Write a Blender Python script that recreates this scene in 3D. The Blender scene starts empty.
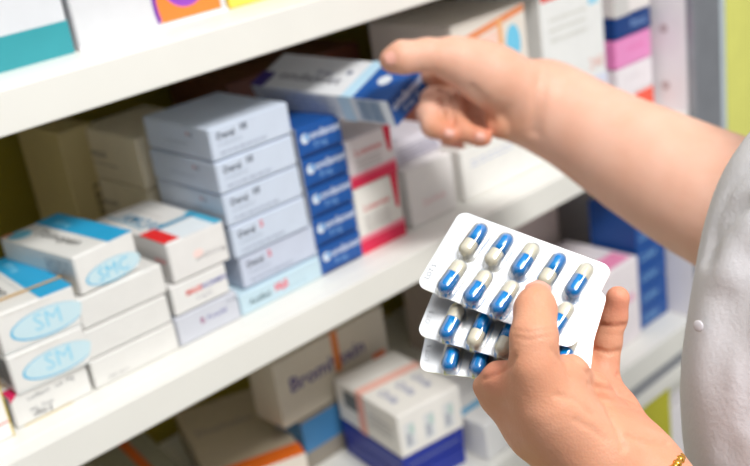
import bpy, bmesh, math, random
import numpy as np
from mathutils import Vector, Matrix
random.seed(4); rng = np.random.default_rng(4)
col = bpy.context.scene.collection
K = 0.85            # everything is laid out in a unit of 0.85 m; scaled to metres at the end

# ------------------------------------------------------------------ camera frame
YAW, PITCH, ROLL, F = 0.69944401, 0.37760708, -0.15254072, 1043.22
def _cam():
    cy, sy, cp, sp, cr, sr = math.cos(YAW), math.sin(YAW), math.cos(PITCH), math.sin(PITCH), math.cos(ROLL), math.sin(ROLL)
    B = np.array([[1,0,0],[0,0,-1],[0,1,0]], float)
    Rz = np.array([[cy,-sy,0],[sy,cy,0],[0,0,1]])
    P = np.array([[1,0,0],[0,cp,-sp],[0,sp,cp]])
    Ro = np.array([[cr,-sr,0],[sr,cr,0],[0,0,1]])
    return Ro @ P @ B @ Rz
M = _cam()
def ray(x, y): return M.T @ np.array([(x-375)/F, (y-233)/F, 1.0])
C = -ray(200, 364.5)*0.9
def at(x, y, d): return C + ray(x, y)*d

# ------------------------------------------------------------------ materials
def lin(c):
    c = c/255.0
    return c/12.92 if c <= 0.04045 else ((c+0.055)/1.055)**2.4
_mats = {}
def mat(name, rgb, rough=0.5, metal=0.0, var=0.04, scale=40.0, bump=0.0, bscale=200.0, spec=0.5, sss=0.0, coat=0.0):
    if name in _mats: return _mats[name]
    m = bpy.data.materials.new(name); m.use_nodes = True
    nt = m.node_tree; bs = nt.nodes['Principled BSDF']
    c = [lin(v) for v in rgb]
    tc = nt.nodes.new('ShaderNodeTexCoord')
    nz = nt.nodes.new('ShaderNodeTexNoise'); nz.inputs['Scale'].default_value = scale; nz.inputs['Detail'].default_value = 4
    nt.links.new(tc.outputs['Object'], nz.inputs['Vector'])
    rp = nt.nodes.new('ShaderNodeValToRGB')
    rp.color_ramp.elements[0].position = 0.3; rp.color_ramp.elements[1].position = 0.7
    rp.color_ramp.elements[0].color = [max(0, v*(1-var)) for v in c]+[1]
    rp.color_ramp.elements[1].color = [min(1, v*(1+var)) for v in c]+[1]
    nt.links.new(nz.outputs['Fac'], rp.inputs['Fac'])
    nt.links.new(rp.outputs['Color'], bs.inputs['Base Color'])
    bs.inputs['Roughness'].default_value = rough; bs.inputs['Metallic'].default_value = metal
    bs.inputs['Specular IOR Level'].default_value = spec
    if coat: bs.inputs['Coat Weight'].default_value = coat
    if bump:
        n2 = nt.nodes.new('ShaderNodeTexNoise'); n2.inputs['Scale'].default_value = bscale; n2.inputs['Detail'].default_value = 3
        nt.links.new(tc.outputs['Object'], n2.inputs['Vector'])
        b = nt.nodes.new('ShaderNodeBump'); b.inputs['Strength'].default_value = bump; b.inputs['Distance'].default_value = 0.001
        nt.links.new(n2.outputs['Fac'], b.inputs['Height']); nt.links.new(b.outputs['Normal'], bs.inputs['Normal'])
    _mats[name] = m
    return m
def ink(rgb): return mat('ink_%02x%02x%02x' % tuple(rgb), rgb, rough=0.45, var=0.03)

# ------------------------------------------------------------------ objects
def link(name, bm, mats, parent=None, smooth=False, loc=None, rot=None):
    me = bpy.data.meshes.new(name)
    if isinstance(bm, tuple):
        me.from_pydata(*bm)
    else:
        bm.to_mesh(me); bm.free()
    for m in (mats if isinstance(mats, (list, tuple)) else [mats]): me.materials.append(m)
    if smooth:
        for p in me.polygons: p.use_smooth = True
    o = bpy.data.objects.new(name, me); col.objects.link(o)
    if parent is not None: o.parent = parent
    if loc is not None: o.location = loc
    if rot is not None: o.rotation_euler = rot
    return o
def tag(o, label=None, cat=None, group=None, kind=None):
    if label: o['label'] = label
    if cat: o['category'] = cat
    if group: o['group'] = group
    if kind: o['kind'] = kind
    return o
def empty(name, loc=(0,0,0), rot=(0,0,0)):
    o = bpy.data.objects.new(name, None); o.empty_display_size = 0.02; col.objects.link(o)
    o.location = loc; o.rotation_euler = rot
    return o
def add_box(bm, x0, x1, y0, y1, z0, z1, bev=0.0, seg=2, mi=0):
    g = bmesh.ops.create_cube(bm, size=1.0)
    vs = g['verts']
    for v in vs:
        v.co = Vector((x0+(v.co.x+.5)*(x1-x0), y0+(v.co.y+.5)*(y1-y0), z0+(v.co.z+.5)*(z1-z0)))
    fs = {f for v in vs for f in v.link_faces}
    for f in fs: f.material_index = mi
    if bev:
        es = {e for v in vs for e in v.link_edges}
        bmesh.ops.bevel(bm, geom=list(es), offset=bev, segments=seg, affect='EDGES', profile=0.5)
    return vs

# text glyph cache (built-in font)
_txt = {}
def text_geo(s, bold=0.0):
    k = (s, bold)
    if k in _txt: return _txt[k]
    cu = bpy.data.curves.new('glyphs', 'FONT'); cu.body = s; cu.size = 1.0; cu.resolution_u = 2; cu.offset = bold
    ob = bpy.data.objects.new('glyphs', cu); col.objects.link(ob)
    dg = bpy.context.evaluated_depsgraph_get()
    me = bpy.data.meshes.new_from_object(ob.evaluated_get(dg))
    vs = [(v.co.x, v.co.y) for v in me.vertices]; fs = [tuple(p.vertices) for p in me.polygons]
    bpy.data.objects.remove(ob); bpy.data.curves.remove(cu); bpy.data.meshes.remove(me)
    _txt[k] = (vs, fs)
    return vs, fs

class Printer:
    """adds flat ink to faces of a carton mesh; coordinates u, v run 0..1 over the face as its viewer reads it"""
    def __init__(s, bm, mats, w, d, h): s.bm, s.mats, s.w, s.d, s.h = bm, mats, w, d, h; s.n = 0
    def mi(s, rgb):
        m = ink(rgb)
        if m not in s.mats: s.mats.append(m)
        return s.mats.index(m)
    def size(s, face): return {'front': (s.w, s.h), 'top': (s.w, s.d), 'left': (s.d, s.h), 'right': (s.d, s.h)}[face]
    def put(s, face, a, b, e):
        w, d, h = s.w, s.d, s.h
        if face == 'front': return (-w/2+a, -e, b)
        if face == 'top': return (-w/2+a, b, h-.0008+e)
        if face == 'left': return (-w/2-e, d-a, b)
        if face == 'right': return (w/2+e, a, b)
    def poly(s, face, pts, rgb):
        s.n += 1; e = 0.00012+0.00003*s.n + (0.0004 if face == 'front' else 0)
        W, H = s.size(face)
        vs = [s.bm.verts.new(s.put(face, u*W, v*H, e)) for u, v in pts]
        f = s.bm.faces.new(vs); f.material_index = s.mi(rgb)
    def rect(s, face, u0, v0, u1, v1, rgb): s.poly(face, [(u0,v0),(u1,v0),(u1,v1),(u0,v1)], rgb)
    def ell(s, face, u, v, ru, rv, rgb, a0=0, a1=360, n=28):
        s.poly(face, [(u+ru*math.cos(math.radians(a0+(a1-a0)*i/n)), v+rv*math.sin(math.radians(a0+(a1-a0)*i/n))) for i in range(n if a1-a0 == 360 else n+1)], rgb)
    def text(s, face, u, v, size, body, rgb, bold=0.0, rot=0, sx=1.0):
        s.n += 1; e = 0.00012+0.00003*s.n + (0.0004 if face == 'front' else 0)
        W, H = s.size(face); vs, fs = text_geo(body, bold)
        c, n = math.cos(math.radians(rot)), math.sin(math.radians(rot))
        out = [s.bm.verts.new(s.put(face, u*W+(x*sx*c-y*n)*size, v*H+(x*sx*n+y*c)*size, e)) for x, y in vs]
        mi = s.mi(rgb)
        for f in fs:
            try: q = s.bm.faces.new([out[i] for i in f]); q.material_index = mi
            except ValueError: pass

def carton(label, loc, w, d, h, prints=(), rgb=(244,244,242), yaw=0.0, group=None, name='medicine_carton', flap=True, top_rgb=None, rough=0.4, rotm=None, frgb=None):
    """a folded card carton: origin at the middle of the front bottom edge, depth towards +y; front tuck flap is a part"""
    base = mat('card_%02x%02x%02x' % tuple(rgb), rgb, rough=rough, var=0.025, scale=60, bump=0.05, bscale=500)
    mats = [base]; bm = bmesh.new()
    add_box(bm, -w/2, w/2, 0, d, 0, h-.0008, bev=min(.0020, h*.07), seg=2)
    # closing seam of the tuck flap
    P = Printer(bm, mats, w, d, h)
    side = [p for p in prints if p[1] != 'front']
    front = [p for p in prints if p[1] == 'front']
    for p in side: getattr(P, p[0])(*p[1:])
    if not flap:
        for p in front: getattr(P, p[0])(*p[1:])
    o = link(name, bm, mats, loc=loc, rot=(0, 0, math.radians(yaw)))
    if rotm is not None:
        o.rotation_euler = Matrix(rotm.tolist()).to_euler()
    if flap:
        fm = mat('card_%02x%02x%02x' % tuple(frgb or rgb), frgb or rgb, rough=rough, var=0.025, scale=60, bump=0.05, bscale=500)
        bm = bmesh.new(); fmats = [fm]
        add_box(bm, -w/2+.0011, w/2-.0011, -0.0004, 0.0004, .0014, h-.0018, bev=0.0003, seg=1)
        P = Printer(bm, fmats, w, d, h)
        for p in front: getattr(P, p[0])(*p[1:])
        link('end_flap', bm, fmats, o)
    tag(o, label, 'box', group)
    return o
def fine(face, u0, v0, u1, n, rgb, vstep=0.09, th=0.03):
    """rows of small print"""
    out = []
    for i in range(n):
        v = v0 - i*vstep; u = u0
        while u < u1:
            l = random.uniform(0.03, 0.10); l = min(l, u1-u)
            out.append(('rect', face, u, v, u+l, v+th, rgb)); u += l+0.018
    return out
def barcode(face, u0, v0, u1, v1, rgb=(40,50,60)):
    out = []; u = u0
    while u < u1:
        l = random.choice([.008,.012,.02])*(u1-u0)*3; out.append(('rect', face, u, v0, min(u+l, u1), v1, rgb)); u += l+random.choice([.01,.016])*(u1-u0)*3
    return out

# ------------------------------------------------------------------ shelving
white = mat('shelf_white', (233,232,226), rough=0.42, var=0.02, scale=14, bump=0.04, bscale=60)
olive = mat('back_panel_brown', (150,134,34), rough=0.7, var=0.12, scale=9)
panelw = mat('side_panel_white', (236,232,236), rough=0.45, var=0.02)
grey = mat('aluminium_grey', (150,153,160), rough=0.35, metal=0.4, var=0.05)
paleb = mat('pale_blue_trim', (196,208,216), rough=0.4)
yellow = mat('lime_yellow_laminate', (226,226,120), rough=0.5, var=0.03)
limeg = mat('lime_green_laminate', (190,186,20), rough=0.5, var=0.03)
SX0, SX1, SD = -0.75, 0.779, 0.395
def shelf(z, label, lip=0.0325):
    bm = bmesh.new()
    add_box(bm, SX0, SX1, 0.018, SD, z-0.018, z, bev=0.0006, seg=1)
    o = link('shelf_board', bm, white)
    bm = bmesh.new(); add_box(bm, SX0, SX1, 0.0, 0.0185, z-lip, z, bev=0.0012, seg=2)
    link('front_lip', bm, white, o)
    tag(o, label, 'shelf')
    return o
shelf(0.273, 'upper white shelf board with thick lip, above the stacked grey boxes')
shelf(0.0, 'middle white shelf board carrying the stacks of blue, grey and white boxes')
s3 = shelf(-0.305, 'lower white shelf board with grey rail, under the blurred boxes', lip=0.037)
bm = bmesh.new(); add_box(bm, SX0, SX1, 0.002, 0.016, -0.362, -0.342, bev=0.001); o = link('price_rail', bm, grey, s3)
tag(o, 'grey price rail')
bm = bmesh.new(); add_box(bm, SX0, SX1, 0.0, 0.018, -0.383, -0.362, bev=0.001); link('bottom_rail', bm, white, s3)

cab = empty('shelving_unit', (0, 0.2, -1.15))
tag(cab, 'shelving unit with brown back panel and white side panel at the right', 'shelving')
def cpart(name, m, *a, label=None, **k):
    bm = bmesh.new(); x0, x1, y0, y1, z0, z1 = a
    add_box(bm, x0, x1, y0-.2, y1-.2, z0+1.15, z1+1.15, bev=k.get('bev', 0.001), seg=1)
    o = link(name, bm, m, cab)
    if label: o['label'] = label
    return o
cpart('back_panel', olive, SX0, SX1, SD+.0005, SD+.012, -0.39, 0.85, label='dark brown back panel')
bm = bmesh.new(); add_box(bm, 0.78, 0.80, -0.2+.001, SD-.2+.012, 0.76, 2.0, bev=.001)
sp = link('side_panel', bm, panelw, cab)
hole = mat('pin_hole_dark', (196,182,184), rough=0.7)
for hy in (0.032, 0.30):
    for hz in (0.032, 0.108, 0.184, -0.04, -0.116, -0.19):
        bm = bmesh.new(); bmesh.ops.create_cone(bm, cap_ends=True, segments=16, radius1=.006, radius2=.006, depth=.001)
        for v in bm.verts: v.co = Vector((v.co.z+.7797, v.co.x+hy-.2, v.co.y+hz+1.15))
        link('pin_hole', bm, hole, sp)
cpart('front_upright', grey, 0.7803, 0.844, -0.012, 0.001, -0.39, 0.85, bev=.002, label='brushed grey front upright')
cpart('base_panel', limeg, SX0, 0.715, 0.004, 0.022, -1.14, -0.3835, label='lime green base front')
cpart('base_trim', panelw, 0.715, 0.7795, 0.004, 0.03, -1.14, -0.43, label='white end of the base')
cpart('end_panel', panelw, SX0-.02, SX0-.0003, 0.0, SD+.012, -1.14, 0.85)

post = empty('display_column', (0.9, 0, -1.15))
tag(post, 'tall lime yellow column with pale blue edges beside the shelving, far right', 'column')
def ppart(name, m, x0, x1, y0, y1, label=None):
    bm = bmesh.new(); add_box(bm, x0-.9, x1-.9, y0, y1, .001, 2.0, bev=.002)
    o = link(name, bm, m, post)
    if label: o['label'] = label
ppart('edge_strip', paleb, 0.8445, 0.8595, -0.010, 0.05, 'pale blue edge strip')
ppart('face_panel', yellow, 0.86, 0.935, -0.012, 0.05)
ppart('edge_strip', paleb, 0.9355, 0.985, -0.010, 0.05, 'pale blue edge strip')

bm = bmesh.new(); add_box(bm, -3, 3, -3.5, 0.9, -1.2, -1.1505)
tag(link('floor', bm, mat('floor_tile', (205,203,198), rough=0.35, var=0.05, scale=6)), kind='structure')
bm = bmesh.new(); add_box(bm, -3, 3, 0.45, 0.5, -1.15, 1.6)
tag(link('wall_back', bm, mat('wall_paint', (215,214,206), rough=0.7)), kind='structure')

# ------------------------------------------------------------------ boxes on the upper shelf
TEAL, DK = (50,150,160), (45,50,60)
carton('white box with a broad teal band at its foot, upper left shelf', (-0.0765, 0.064, 0.273), 0.1305, 0.11, 0.11,
       [('rect','front',0,0.0,1,0.24,TEAL)], rgb=(214,216,221), group='boxes on the upper shelf', flap=True)
pr_ = [('poly','front',[(0.49,0.025),(0.955,0.025),(0.955,0.42),(0.80,0.42)] + [(0.60,0.36),(0.515,0.23)], (244,132,52)),]
pr_ = [('ell','front',0.84,0.20,0.345,0.52,(120,50,160),90,200), ('poly','front',[(0.955,0.035),(0.955,0.72)]+[(0.84+0.315*math.cos(a),0.20+0.49*math.sin(a)) for a in np.linspace(math.pi/2, math.pi*1.09, 16)]+[(0.53,0.035)], (244,132,52)),
       ('ell','front',0.73,0.345,0.16,0.225,(150,70,190)), ('rect','front',0.0,0.0,1,0.03,(240,236,240))]
carton('white box with an orange panel and purple disc, between teal and yellow boxes', (0.0676, 0.064, 0.273), 0.148, 0.11, 0.105,
       pr_, rgb=(214,215,219), group='boxes on the upper shelf')
carton('yellow box on the upper shelf, right of the purple disc box', (0.183, 0.064, 0.273), 0.078, 0.10, 0.10,
       [('rect','front',0.06,0.12,0.94,0.9,(250,214,70))], rgb=(252,222,90), group='boxes on the upper shelf')

# ------------------------------------------------------------------ middle shelf, from the left
W_ = (232,231,228); CY = (40,166,216); LB = (150,212,236); LB2 = (203,229,238)
carton('white box with red line, green and yellow edge, cut by left frame edge', (-0.196, 0.036, 0.0), 0.081, 0.10, 0.046,
       [('rect','front',0.0,0.30,1,0.325,(235,110,90)), ('rect','front',0.0,0.92,1,0.955,(60,170,70)), ('rect','front',0.985,0,1,1,(225,200,90))], rgb=(245,244,242), group='boxes on the middle shelf')
oval = [('ell','front',0.60,0.40,0.47,0.34,(84,186,226),20,325), ('ell','front',0.615,0.41,0.455,0.315,LB2,18,330), ('rect','front',0.0,0.0,1,0.035,(235,240,240))]
def ovalp(t): return oval + [('text','front',0.42,0.26,0.020,t,LB)] + fine('front',0.1,0.88,0.7,1,(225,222,215))
lot = [('text','front',0.20,0.66,0.0052,'Lot/Batch',(110,112,118)), ('text','front',0.56,0.66,0.0052,'Lab. Mfg',(110,112,118)),
       ('text','front',0.20,0.30,0.0052,'Mfr. Date',(130,132,138)), ('text','front',0.22,0.15,0.0062,'oBay g',(70,72,80),0.01)]
carton('white box with small grey print and pink corner, bottom of the leftmost full stack', (-0.1155, 0.042, 0.0), 0.069, 0.12, 0.030,
       lot+[('rect','top',0,0,0.3,0.12,(214,30,92)), ('rect','front',0.08,0.0,0.72,0.035,(226,205,150)), ('poly','front',[(0,1),(0.0,0.80),(0.10,0.985)],(214,30,92))]+[('rect','left',0.6,.1,.95,.9,(60,70,90))], group='boxes on the middle shelf', rgb=W_)
carton('white box with pale blue oval, second from top in the leftmost full stack', (-0.1105, 0.0375, 0.0302), 0.066, 0.12, 0.034,
       ovalp('SM')+barcode('left',.7,.15,.97,.85), group='boxes on the middle shelf', rgb=W_, yaw=-3)
TOPP = [('rect','top',0.58,0.0,1.0,1.0,CY), ('text','top',0.70,0.85,0.009,'200 mg',(150,215,240),0.01,-90)]
toppr = TOPP + [('text','top',0.27,0.80,0.016,'Tomopan',(66,66,62),0.012,-90), ('ell','top',0.22,0.86,0.16,0.10,(120,200,226)), ('ell','top',0.16,0.95,0.08,0.04,(230,150,110)), ('rect','top',0.50,0.25,0.52,0.8,(205,208,210))]
carton('white box with cyan top stripe and oval front, topmost under the tan rubber band', (-0.1095, 0.0395, 0.0645), 0.067, 0.12, 0.0355,
       ovalp('SM')+toppr+barcode('left',.7,.15,.97,.85), group='boxes on the middle shelf', rgb=W_, yaw=-4)
# rubber band round the two top boxes
bm = bmesh.new()
for (x0,x1,z0,z1) in ((-.1455,-.0735,.1003,.1011),(-.1455,-.1447,.0293,.1011),(-.0743,-.0735,.0293,.1011),(-.1455,-.0735,.0289,.0297)):
    add_box(bm, x0, x1, 0.062, 0.0645, z0, z1, bev=.0002, seg=1)
for v in bm.verts: v.co.y += (v.co.x+.11)*-.08
tag(link('rubber_band', bm, mat('tan_rubber', (214,170,100), rough=0.5)), 'tan rubber band stretched over the cyan striped white box', 'rubber band')

B_ = (228,227,224)
for i, (lab, x, w, z, h) in enumerate((('bottom', -.0355, .085, 0, .0275), ('middle', -.0355, .083, .0277, .0275), ('top', -.0335, .083, .0554, .0285))):
    carton('plain white box, %s of the three blank boxes under the SM box' % {'bottom':'lowest','middle':'middle one','top':'uppermost'}[lab], (x, .042, z), w, .12, h,
           ([('text','front',0.16,0.16,0.0046,'EXP. 0211',(150,150,152))] if i == 0 else []) + fine('left',.5,.6,.9,2,(205,205,205)), rgb=B_, group='boxes on the middle shelf')
sm = [('ell','front',0.57,0.30,0.46,0.28,(84,186,226),15,345), ('ell','front',0.585,0.305,0.445,0.262,LB2,15,345), ('text','front',0.30,0.15,0.0165,'SMC',(104,196,230))]
carton('white box with cyan stripe and SM oval, on top of the blank white boxes', (-0.038, .0455, .0842), .061, .113, .0355,
       sm + TOPP + [('text','top',0.30,0.78,0.017,'Tomopan',(66,66,62),0.012,-90), ('ell','top',0.20,0.88,0.17,0.10,(120,200,226)), ('ell','top',0.10,0.97,0.09,0.03,(226,140,110))] +
       fine('left',.62,.75,.95,4,(100,110,130),vstep=.11) + fine('left',.45,.3,.97,3,(205,200,180),vstep=.09), rgb=W_, yaw=6, group='boxes on the middle shelf')
c2p = [('rect','top',0.0,0.02,0.27,0.36,(232,40,44)), ('rect','top',0.27,0.0,1,0.28,(232,240,246)), ('rect','top',0.86,0.0,1,0.42,(70,178,214)),('rect','top',0.27,0.31,1,0.37,(40,146,186)),
       ('text','top',0.22,0.85,0.020,'AMOX',(40,130,170),0.02,-90),('rect','top',0.15,0.45,0.19,0.95,(90,160,190)), ('rect','top',0.55,0.5,0.6,0.95,(215,212,210)),
       ('text','front',0.42,0.32,0.0062,'AMOX 5 mg',(130,125,130)), ('ell','front',0.48,0.48,0.09,0.10,(250,222,216)), ('rect','left',0.80,0.45,0.95,0.55,(240,180,180))]
carton('white box with red and teal printed top, beside the grey-blue stack', (0.0465, .041, .060), .061, .125, .039, c2p, rgb=(232,230,228), group='boxes on the middle shelf')
carton('white box with red and blue print on its end, under the red-topped box', (0.0405, .042, .0295), .060, .12, .0300,
       [('text','front',0.24,0.50,0.0072,'MAXI',(228,60,50),0.03), ('text','front',0.52,0.50,0.0068,'NORMIN',(70,80,170),0.015), ('text','front',0.40,0.25,0.005,'5 mg 20',(150,150,165))], rgb=(232,231,229), group='boxes on the middle shelf')
carton('grey box with small purple print, lowest under the red-topped box', (0.0425, .042, 0), .068, .12, .0290,
       [('text','front',0.36,0.45,0.0080,'R',(150,60,120),0.03), ('text','front',0.47,0.47,0.0066,'Prosulid',(110,110,170),0.01), ('text','front',0.80,0.72,0.0045,'10 mg',(140,145,165))], rgb=(205,208,218), group='boxes on the middle shelf')
# grey-blue stack
GB = (206,217,234); RD = (232,60,84)
def deral(num, red):
    p = [('text','front',0.08,0.60,0.0088,'Deral',(52,60,78),0.022), ('text','front',0.09,0.40,0.0052,'propranolol',(160,172,190)), ]
    p += fine('front',0.09,0.17,0.66,1,(150,160,182),th=.05)
    p += [('text','front',0.36,0.66,0.0085,num,RD if red else (60,68,86),0.03)]
    p += [('ell','left',0.68,0.72,0.012,0.06,(190,60,70)), ('ell','left',0.735,0.70,0.012,0.06,(70,80,110))] + fine('left',.3,.38,.66,1,(170,182,200),th=.04)
    return p
carton('pale aqua box with red number, at the foot of the grey-blue stack', (0.1275, .042, 0), .100, .115, .0225,
       [('text','front',0.10,0.35,0.0088,'Actifed',(60,90,100),0.015), ('text','front',0.40,0.42,0.0100,'10,5',(240,70,90),0.05)] + fine('front',0.5,0.3,0.8,1,(150,180,195)), rgb=(196,220,232), group='boxes on the middle shelf')
zz = [.0227,.0560,.0885,.1205,.1515]; hh = [.0331,.0323,.0318,.0308,.0315]
xs = [.1330,.1285,.1275,.1263,.1265]
rel = ['lowest grey-blue box, dark-lettered with a red mark, on the aqua box', 'second grey-blue box from the bottom, the upper one with a red mark',
       'middle grey-blue box in the stack of five', 'second grey-blue box from the top of its stack', 'topmost grey-blue box of the stack, its top in shade']
for i in range(5):
    carton(rel[i], (xs[i], .042+[.004,.001,.001,.0,.0][i], zz[i]), .0895, .112, hh[i]-.0002, deral('2' if i < 2 else '10', i < 2), rgb=GB if i != 0 else (203,211,229),
           group='grey-blue boxes in one stack', yaw=[0,0,0,0,-0.6][i])
# blue stack
BL = (24,84,160); BL2 = (16,70,148)
for i in range(5):
    lab = ['lowest royal blue box', 'second royal blue box from the bottom', 'middle royal blue box', 'fourth royal blue box from the bottom', 'topmost royal blue box'][i]+' of the stack beside the pink boxes'
    p = [('ell','front',0.17,0.60,0.085,0.16,(226,238,250)), ('ell','front',0.215,0.64,0.06,0.10,(120,170,220)), ('text','front',0.27,0.52,0.0115,'ondanset',(222,232,246),0.012,0,.95),
         ('text','front',0.34,0.24,0.0082,'8 mg',(120,165,215),0.01), ('rect','front',0.1,0.04,0.9,0.12,(30,60,120)), ('rect','left',0.0,0,1,1,(238,240,244)), ('rect','left',.93,.08,.96,.92,(90,100,120))]
    carton(lab, (0.2045+[.001,0,.0005,0,-.0008][i], .043, .0308*i), .0565, .112, .0305, p, rgb=BL, group='royal blue boxes in one stack', rough=.35)
# pink and white
PK = (228,40,84)
def pink(u):
    return [('rect','front',0,0.0,1,0.20,PK), ('rect','front',0,0.20,1,0.27,(244,140,160)), ('poly','front',[(0.80,1),(0.97,1),(0.93,0.45),(0.86,0.50)],(226,30,70)), ('text','front',0.16,0.62,0.0105,'Lotemax',(220,90,90),0.006)] + fine('front',0.15,0.5,0.7,3,(190,186,184),vstep=.08)
carton('white box with crimson band, lower of two next to the blue stack', (0.2665, .045, 0), .0635, .11, .0715, pink(0), rgb=(240,238,232), group='white and crimson boxes')
carton('white box with crimson band, upper of two next to the blue stack', (0.2660, .045, .0718), .0635, .11, .0515, pink(1), rgb=(240,232,234), group='white and crimson boxes')
# right hand part of the shelf
carton('plain white box with faint pink print, right of the crimson boxes', (0.346, .046, 0), .070, .12, .066,
       [('text','front',0.25,0.30,0.012,'Salofalk',(242,200,205)), ('text','top',0.2,0.2,0.012,'Salofalk',(244,200,215))], rgb=(245,242,240), group='boxes on the middle shelf')
carton('lilac white box with grey lines, lying on the plain white box', (0.347, .062, .0665), .074, .10, .028,
       fine('front',.1,.6,.9,4,(140,138,160),vstep=.14,th=.06), rgb=(224,220,230), group='boxes on the middle shelf')
carton('wide white box with faint blue writing, under the reaching hand', (0.467, .046, 0), .145, .13, .062,
       fine('top',.1,.6,.8,5,(190,200,225),vstep=.10,th=.03)+fine('front',.1,.7,.6,2,(200,208,230)), rgb=(245,244,240), group='boxes on the middle shelf')
carton('white box with orange diagonal stripe and blue spot, behind the hand', (0.462, .045, .0625), .122, .13, .136,
       [('poly','front',[(0,.86),(0,.80),(.98,.93),(.98,.99)],(240,150,100)), ('poly','front',[(.0,.78),(.60,.86),(.55,.05),(.1,.05)],(250,214,200)), ('rect','front',.60,.1,.66,.93,(244,180,120)), ('ell','front',.80,.70,.10,.15,(120,206,240)),('rect','left',0,0,1,.5,(190,120,100))], rgb=(236,228,218), group='boxes on the middle shelf')
carton('tall white box with red top mark and light blue square, above the forearm', (0.609, .045, 0), .120, .13, .200,
       [('rect','front',.02,.945,.45,1.0,(240,70,60)), ('rect','front',.76,.84,.92,.98,(160,220,244)), ('rect','front',0.0,0.0,1,.40,(222,226,244))]+fine('front',.12,.82,.7,3,(222,222,216),vstep=.06,th=.02)+[('text','front',.7,.45,.02,'240',(240,190,180))], rgb=(240,241,240), group='boxes on the middle shelf')
st = 'by the white side panel'
carton('white and orange-red box, lowest '+st, (0.730, .045, 0), .078, .12, .0360, [('rect','front',.45,.2,1,.95,(246,96,72))], rgb=(244,240,240), group='stack beside the side panel')
carton('white box, second from the bottom '+st, (0.730, .045, .0362), .078, .12, .0375, fine('front',.2,.6,.7,2,(225,215,220)), rgb=(242,236,240), group='stack beside the side panel')
carton('bright pink box, third from the bottom '+st, (0.729, .045, .0740), .078, .12, .0370, fine('front',.3,.6,.8,2,(236,110,180)), rgb=(240,140,200), group='stack beside the side panel', frgb=(240,150,205))
carton('navy blue box with white lettering, fourth from the bottom '+st, (0.731, .045, .1113), .079, .12, .0275, [('text','front',.42,.35,.014,'Rhinal',(130,165,215),.01)], rgb=(14,62,128), group='stack beside the side panel')
carton('grey-white box, topmost '+st, (0.731, .045, .1391), .078, .12, .055, [('rect','front',.0,.0,.4,1,(212,210,208))], rgb=(238,232,230), group='stack beside the side panel')
# in the shade at the back
BK = (196,180,150)
for i in range(3):
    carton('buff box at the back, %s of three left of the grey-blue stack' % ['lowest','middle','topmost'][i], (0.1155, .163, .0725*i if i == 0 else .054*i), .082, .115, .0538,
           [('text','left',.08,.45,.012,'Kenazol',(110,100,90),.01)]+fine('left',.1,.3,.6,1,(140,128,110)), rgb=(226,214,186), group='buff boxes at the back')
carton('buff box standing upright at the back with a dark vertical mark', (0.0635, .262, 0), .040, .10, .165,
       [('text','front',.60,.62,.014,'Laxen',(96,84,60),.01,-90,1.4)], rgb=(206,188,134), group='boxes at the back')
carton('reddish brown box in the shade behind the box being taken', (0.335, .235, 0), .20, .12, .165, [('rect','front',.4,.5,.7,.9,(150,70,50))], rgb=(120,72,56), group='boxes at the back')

# ------------------------------------------------------------------ lower shelf
L0 = -0.305
carton('lower deep blue box under the white box with three windows', (0.289, .040, L0), .088, .125, .0245, [('rect','front',.05,.1,.95,.3,(40,60,160))], rgb=(20,44,150), yaw=-8, group='boxes on the lower shelf')
carton('upper deep blue box directly under the white box with three windows', (0.289, .040, L0+.0247), .090, .125, .0245, [('rect','front',.1,.4,.9,.5,(90,100,150))], rgb=(20,44,150), yaw=-8, group='boxes on the lower shelf')
wp = [('rect','top',0,.54,1,.66,(244,190,176))] + [('text','top',.16+.27*k,.46,.017,'Orlis',(150,155,185),.02,-90) for k in range(3)]
for k in range(3):
    wp += [('rect','front',.08+.31*k,.16,.24+.31*k,.74,(222,224,226)), ('rect','front',.10+.31*k,.22,.18+.31*k,.5,(176,180,190)), ('rect','front',.16+.31*k,.46,.23+.31*k,.68,(190,212,206))]
wp += [('rect','left',.35,0,.48,1,(240,180,166)), ('rect','left',.14,.45,.36,.85,(110,112,112))]+fine('left',.55,.6,.9,3,(190,188,190),vstep=.12,th=.05)
carton('white box with pink band and three window prints, on the deep blue boxes', (0.289, .038, L0+.0496), .090, .128, .056, wp, rgb=(240,237,232), yaw=-8, group='boxes on the lower shelf')
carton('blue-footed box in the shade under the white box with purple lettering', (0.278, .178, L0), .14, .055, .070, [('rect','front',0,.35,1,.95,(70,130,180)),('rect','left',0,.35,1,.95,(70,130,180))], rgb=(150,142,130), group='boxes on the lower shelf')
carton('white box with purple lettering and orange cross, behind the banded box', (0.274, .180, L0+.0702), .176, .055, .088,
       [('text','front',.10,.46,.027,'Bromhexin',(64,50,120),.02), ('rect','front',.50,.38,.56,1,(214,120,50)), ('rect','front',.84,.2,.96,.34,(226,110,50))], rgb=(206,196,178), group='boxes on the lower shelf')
carton('flat buff box with broad orange front band, lower left shelf', (0.138, .175, L0), .115, .19, .045,
       [('rect','top',0,0,1,.15,(232,110,30)), ('rect','front',0,0,1,1,(236,226,214)), ('text','top',.1,.6,.02,'Duphalac',(150,140,140),.01)], rgb=(200,186,164), yaw=-20, group='boxes on the lower shelf')
carton('flat grey-green box with narrow orange stripe, far lower left', (0.025, .20, L0), .10, .17, .050,
       [('rect','top',.62,0,.74,1,(214,100,40)), ('rect','front',.0,.2,1,.5,(120,150,120))], rgb=(150,148,132), yaw=-8, group='boxes on the lower shelf')
carton('white box with blue line on its lid, below the thumb of the near hand', (0.405, .012, L0), .115, .13, .050,
       [('rect','top',0,.28,1,.36,(110,180,220))]+fine('top',.2,.7,.8,3,(215,215,218)), rgb=(238,238,238), group='boxes on the lower shelf')
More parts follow.
